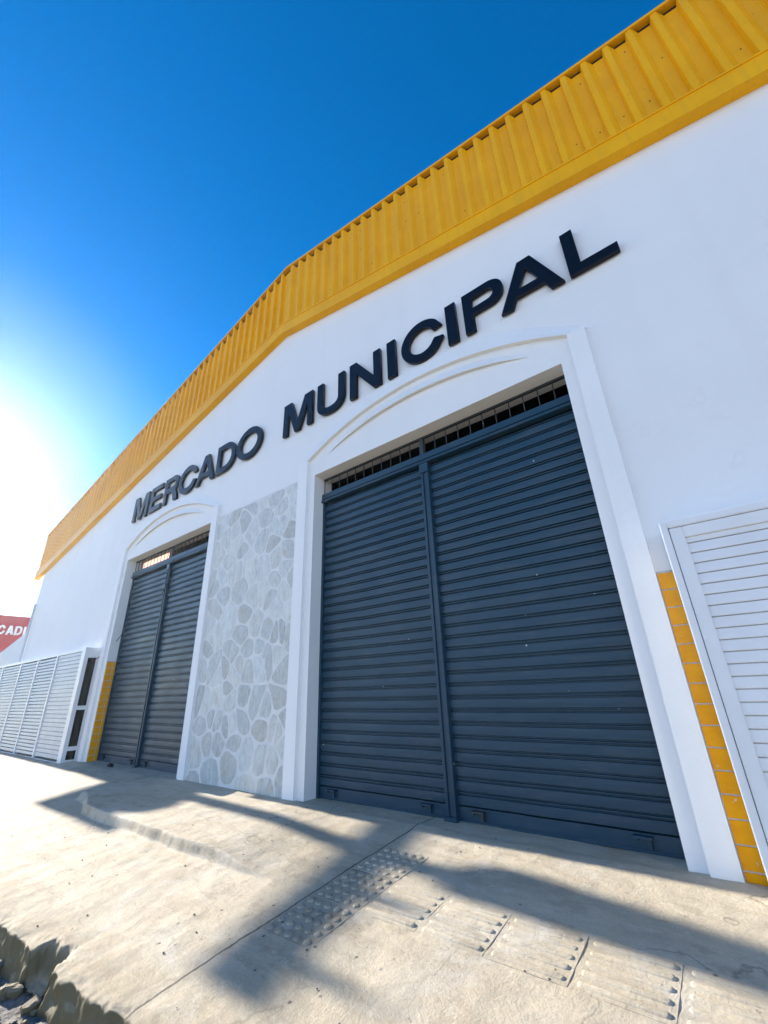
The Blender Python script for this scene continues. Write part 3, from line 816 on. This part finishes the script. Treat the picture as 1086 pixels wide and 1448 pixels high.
for k in range(520):
    if k < 400: x, y = random.uniform(-7, .2), random.uniform(-2.6, -.1)
    else: x, y = random.uniform(-5.5, -2), kerb_y(-4)+random.uniform(-.6, -.06)
    z = pave_z(x, y) if y > kerb_y(x)+.02 else street_z(x, y); r0 = random.choice((.002, .0025, .003, .003, .004, .005, .008)) if k < 400 else random.uniform(.006, .022)
    n = len(pb.v)
    for a, b, c_ in ((1,0,0),(-1,0,0),(0,1,0),(0,-1,0),(0,0,.7),(0,0,-.7)):
        pb.v.append((x+a*r0*random.uniform(.7, 1.3), y+b*r0*random.uniform(.7, 1.3), z+.004+c_*r0*random.uniform(.6, 1)))
    for q_ in ((0,2,4),(2,1,4),(1,3,4),(3,0,4),(2,0,5),(1,2,5),(3,1,5),(0,3,5)): pb.f.append(tuple(n+i for i in q_)); pb.m.append(0); pb.sm.append(False)
tag(pb.build('pebbles', M_stone_chip), 'loose pebbles and grit scattered on the pavement and along the kerb', 'pebbles', kind='stuff')

rb = MB()
for k in range(75):
    x = random.gauss(-3.75, .35) if k < 25 else random.uniform(-5.2, -2.2)
    y = kerb_y(x) - random.uniform(.02, .42); r0 = random.choice((.012, .016, .022, .03, .045)) * (1 if k > 12 else 1.35)
    z = street_z(x, y) + r0*.35
    bm = bmesh.new(); bmesh.ops.create_icosphere(bm, subdivisions=2, radius=1); sx, sy_, sz = (random.uniform(.7, 1.3) for _ in range(3)); off = random.uniform(0, 99)
    n = len(rb.v)
    for v in bm.verts:
        p = v.co; d = 1 + .35*fbm(p.x*1.1+off, p.y*1.1, p.z*1.1, 3); p = Vector([max(-.88, min(.88, c_)) for c_ in p])
        rb.v.append((x+p.x*d*r0*sx, y+p.y*d*r0*sy_, z+p.z*d*r0*sz*.8))
    for f_ in bm.faces: rb.f.append(tuple(n+v.index for v in f_.verts)); rb.m.append(0); rb.sm.append(False)
    bm.free()
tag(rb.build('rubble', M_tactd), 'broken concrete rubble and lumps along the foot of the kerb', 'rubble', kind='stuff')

# ------------------------------------------------------------------ thin air volume added to imitate lens flare towards the low sun
hz = MB(); hz.box((-70.5, -60.5, -1.4), (30.5, 30.5, 15.6)); hm = bpy.data.materials.new('flare_veil_air'); hm.use_nodes = True
ht = hm.node_tree; ht.nodes.clear(); ho = ht.nodes.new('ShaderNodeOutputMaterial'); hv = ht.nodes.new('ShaderNodeVolumePrincipled')
hv.inputs['Color'].default_value = (.80, .92, 1, 1); hv.inputs['Density'].default_value = .0007; hv.inputs['Anisotropy'].default_value = .82
ht.links.new(hv.outputs[0], ho.inputs['Volume'])
tag(hz.build('flare_veil', hm), kind='stuff')
